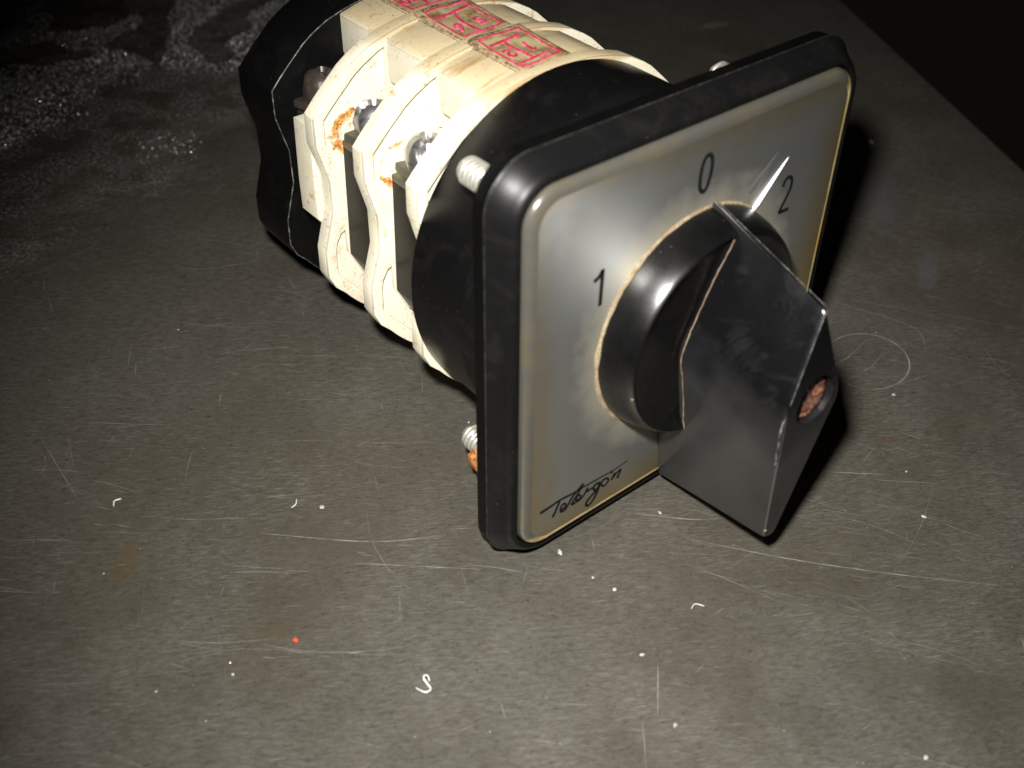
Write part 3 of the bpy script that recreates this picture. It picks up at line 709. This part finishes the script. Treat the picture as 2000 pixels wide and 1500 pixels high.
# ================================================================== crumbs and swarf on the plate
def crumb(x, y, r, mat, label, name='crumb', cat='crumb', flat=.6, seed=0, group='loose crumbs on the steel plate', el=1.0, rot=0):
    bm = bmesh.new(); bmesh.ops.create_icosphere(bm, subdivisions=2, radius=1)
    for v in bm.verts:
        c = Vector(v.co); k = 1 + .45 * mnoise.noise(c * 1.4 + Vector((seed * 3.1, seed, 0)))
        v.co = Vector((c.x * k * r * el, c.y * k * r, c.z * k * r * flat)) * (.5 + .3 * ((seed * 7) % 5) / 4)
    zmin = min(v.co.z for v in bm.verts)
    for v in bm.verts: v.co.z -= zmin
    o = from_bm(name, bm, mat, None, off=False, angle=20); o.location = (x * S, y * S, .00002); o.rotation_euler.z = rot
    return tag(o, label, cat, group)
def swarf(pts, r, label, name='swarf_curl', mat='curl', grp='metal shavings on the steel plate'):
    c = Vector(pts[0][:2] + (0,)) if isinstance(pts[0], tuple) else Vector((0, 0, 0))
    bm = bmesh.new(); P = smooth_line([Vector(p) - c for p in pts], 6); tube(bm, P, [r * (.55 + .45 * math.sin(math.pi * (i + 2) / (len(P) + 3))) for i in range(len(P))], 7)
    o = from_bm(name, bm, mat, None, off=False, angle=60); o.location = c * S
    return tag(o, label, 'shaving', grp)
swarf([(-51.1, -11.2, 0.9), (-50.9, -10.5, 1.1), (-51.2, -10.1, 1.0), (-51.4, -10.3, 0.7), (-51.4, -11.1, 0.45), (-51.4, -11.8, 0.3), (-51.8, -12.0, 0.25), (-52.4, -11.7, 0.25), (-52.9, -10.6, 0.3)], .17, 'bright curled S-shaped metal shaving lying alone in the foreground')
swarf([(-70.9, 42.6, .2), (-70.4, 43.4, .25), (-69.4, 43.3, .2)], .16, 'small white curved shaving far left on the steel plate')
swarf([(-49.8, 26.4, .2), (-48.9, 26.6, .25), (-48.3, 27.4, .2)], .12, 'thin curved shaving beside the white crumb left of the switch')
swarf([(-14.2, -23.8, .15), (-13.2, -23.6, .2), (-12.4, -24.6, .15)], .10, 'short straight shaving right of the two bright crumbs')
crumb(-61.6, 5.4, .55, 'red', 'glossy red crumb at lower left', seed=1, flat=.8)
for i, (x, y, r, mt, lb) in enumerate((
    (-46.1, 23.7, .52, 'chip', 'larger whitish crumb on the bare plate left of the switch'),
    (-5.1, -8.2, .42, 'chip', 'pinkish white crumb just in front of the handle foot'),
    (-21.8, -11.2, .34, 'chip', 'small white crumb below the dial, left one of two'),
    (-20.7, -14.7, .38, 'chip', 'bright white crumb below the dial, right one of two'),
    (27.8, -33.7, .42, 'chip', 'cream crumb on the dark plate at the right edge area'),
    (47.2, -13.5, .42, 'chip', 'white crumb at the foot of the scribed circle'),
    (33.7, -26.1, .36, 'chip', 'oval crumb right of the handle shadow'),
    (-25.2, -25.1, .36, 'chip', 'elongated pale crumb in the lower centre'),
    (-6.7, -58.6, .42, 'chip', 'pale crumb at the bottom right corner'),
    (-16.8, 25.2, .34, 'chip', 'white crumb above the lower left mounting screw'),
    (-29.3, -35.5, .3, 'chip', 'tiny bright crumb near the bottom edge'),
    (-70.3, 7.7, .26, 'curl', 'upper of two shiny specks at lower left'),
    (-70.9, 5.9, .26, 'curl', 'lower of two shiny specks at lower left'),
    (-22.6, -4.8, .38, 'chip', 'dull crumb under the script lettering side of the dial'),
    (3.5, -14.2, .22, 'chip', 'small speck in front of the handle tip'),
    (115.2, 43.4, .8, 'chip', 'blurred bluish chip beside the dial corner in the back'))):
    crumb(x, y, r, mt, lb, seed=i + 4, el=1.0 + .8 * (i % 3 == 1), rot=i * 1.3)
# fine dust: too much to count
bm = bmesh.new(); rd = random.Random(3); k = 0
def speck(x, y, r, mi, h=.5):
    c = Vector((x, y, r * h * .6)); a = rd.uniform(0, 6.28); e = rd.uniform(.6, 1.7)
    ps = [Vector((math.cos(a), math.sin(a), 0)) * r * e, Vector((-math.sin(a), math.cos(a), 0)) * r, Vector((0, 0, r * h))]
    vs = [bm.verts.new(c + q * s * rd.uniform(.7, 1.2)) for q in ps for s in (1, -1)]
    for f in ((0, 2, 4), (2, 1, 4), (1, 3, 4), (3, 0, 4), (2, 0, 5), (1, 2, 5), (3, 1, 5), (0, 3, 5)):
        bm.faces.new([vs[i] for i in f]).material_index = mi
while k < 420:
    x, y = rd.uniform(-130, 190), rd.uniform(-90, 200)
    if x > edge_x(y) - 2 or not in_frame(x, y): continue
    speck(x, y, rd.uniform(.03, .08) if rd.random() < .95 else rd.uniform(.1, .16), 0 if rd.random() < .9 else 1); k += 1
o = from_bm('metal_dust', bm, ['chip', 'rust'], None, off=False, angle=10)
tag(o, 'fine bright dust scattered over the steel plate', 'dust', kind='stuff')
bm = bmesh.new(); k = 0
while k < 9000:
    x, y = rd.uniform(-70, 60), rd.uniform(105, 300)
    if not in_frame(x, y): continue
    g = y - .35 * x + 70 * mnoise.noise(Vector((x, y, 0)) * .03)
    if g < 142 + rd.uniform(0, 45) or (x < -25 and y < 150): continue
    if mnoise.noise(Vector((x, y, 5)) * .09) < -.08: continue
    speck(x, y, rd.uniform(.06, .24) if rd.random() < .985 else rd.uniform(.25, .45), 0 if rd.random() < .93 else 1, .8); k += 1
o = from_bm('wet_grit', bm, ['grit', 'curl'], None, off=False, angle=10)
tag(o, 'glistening wet grit heaped on the far left of the plate', 'grit', kind='stuff')
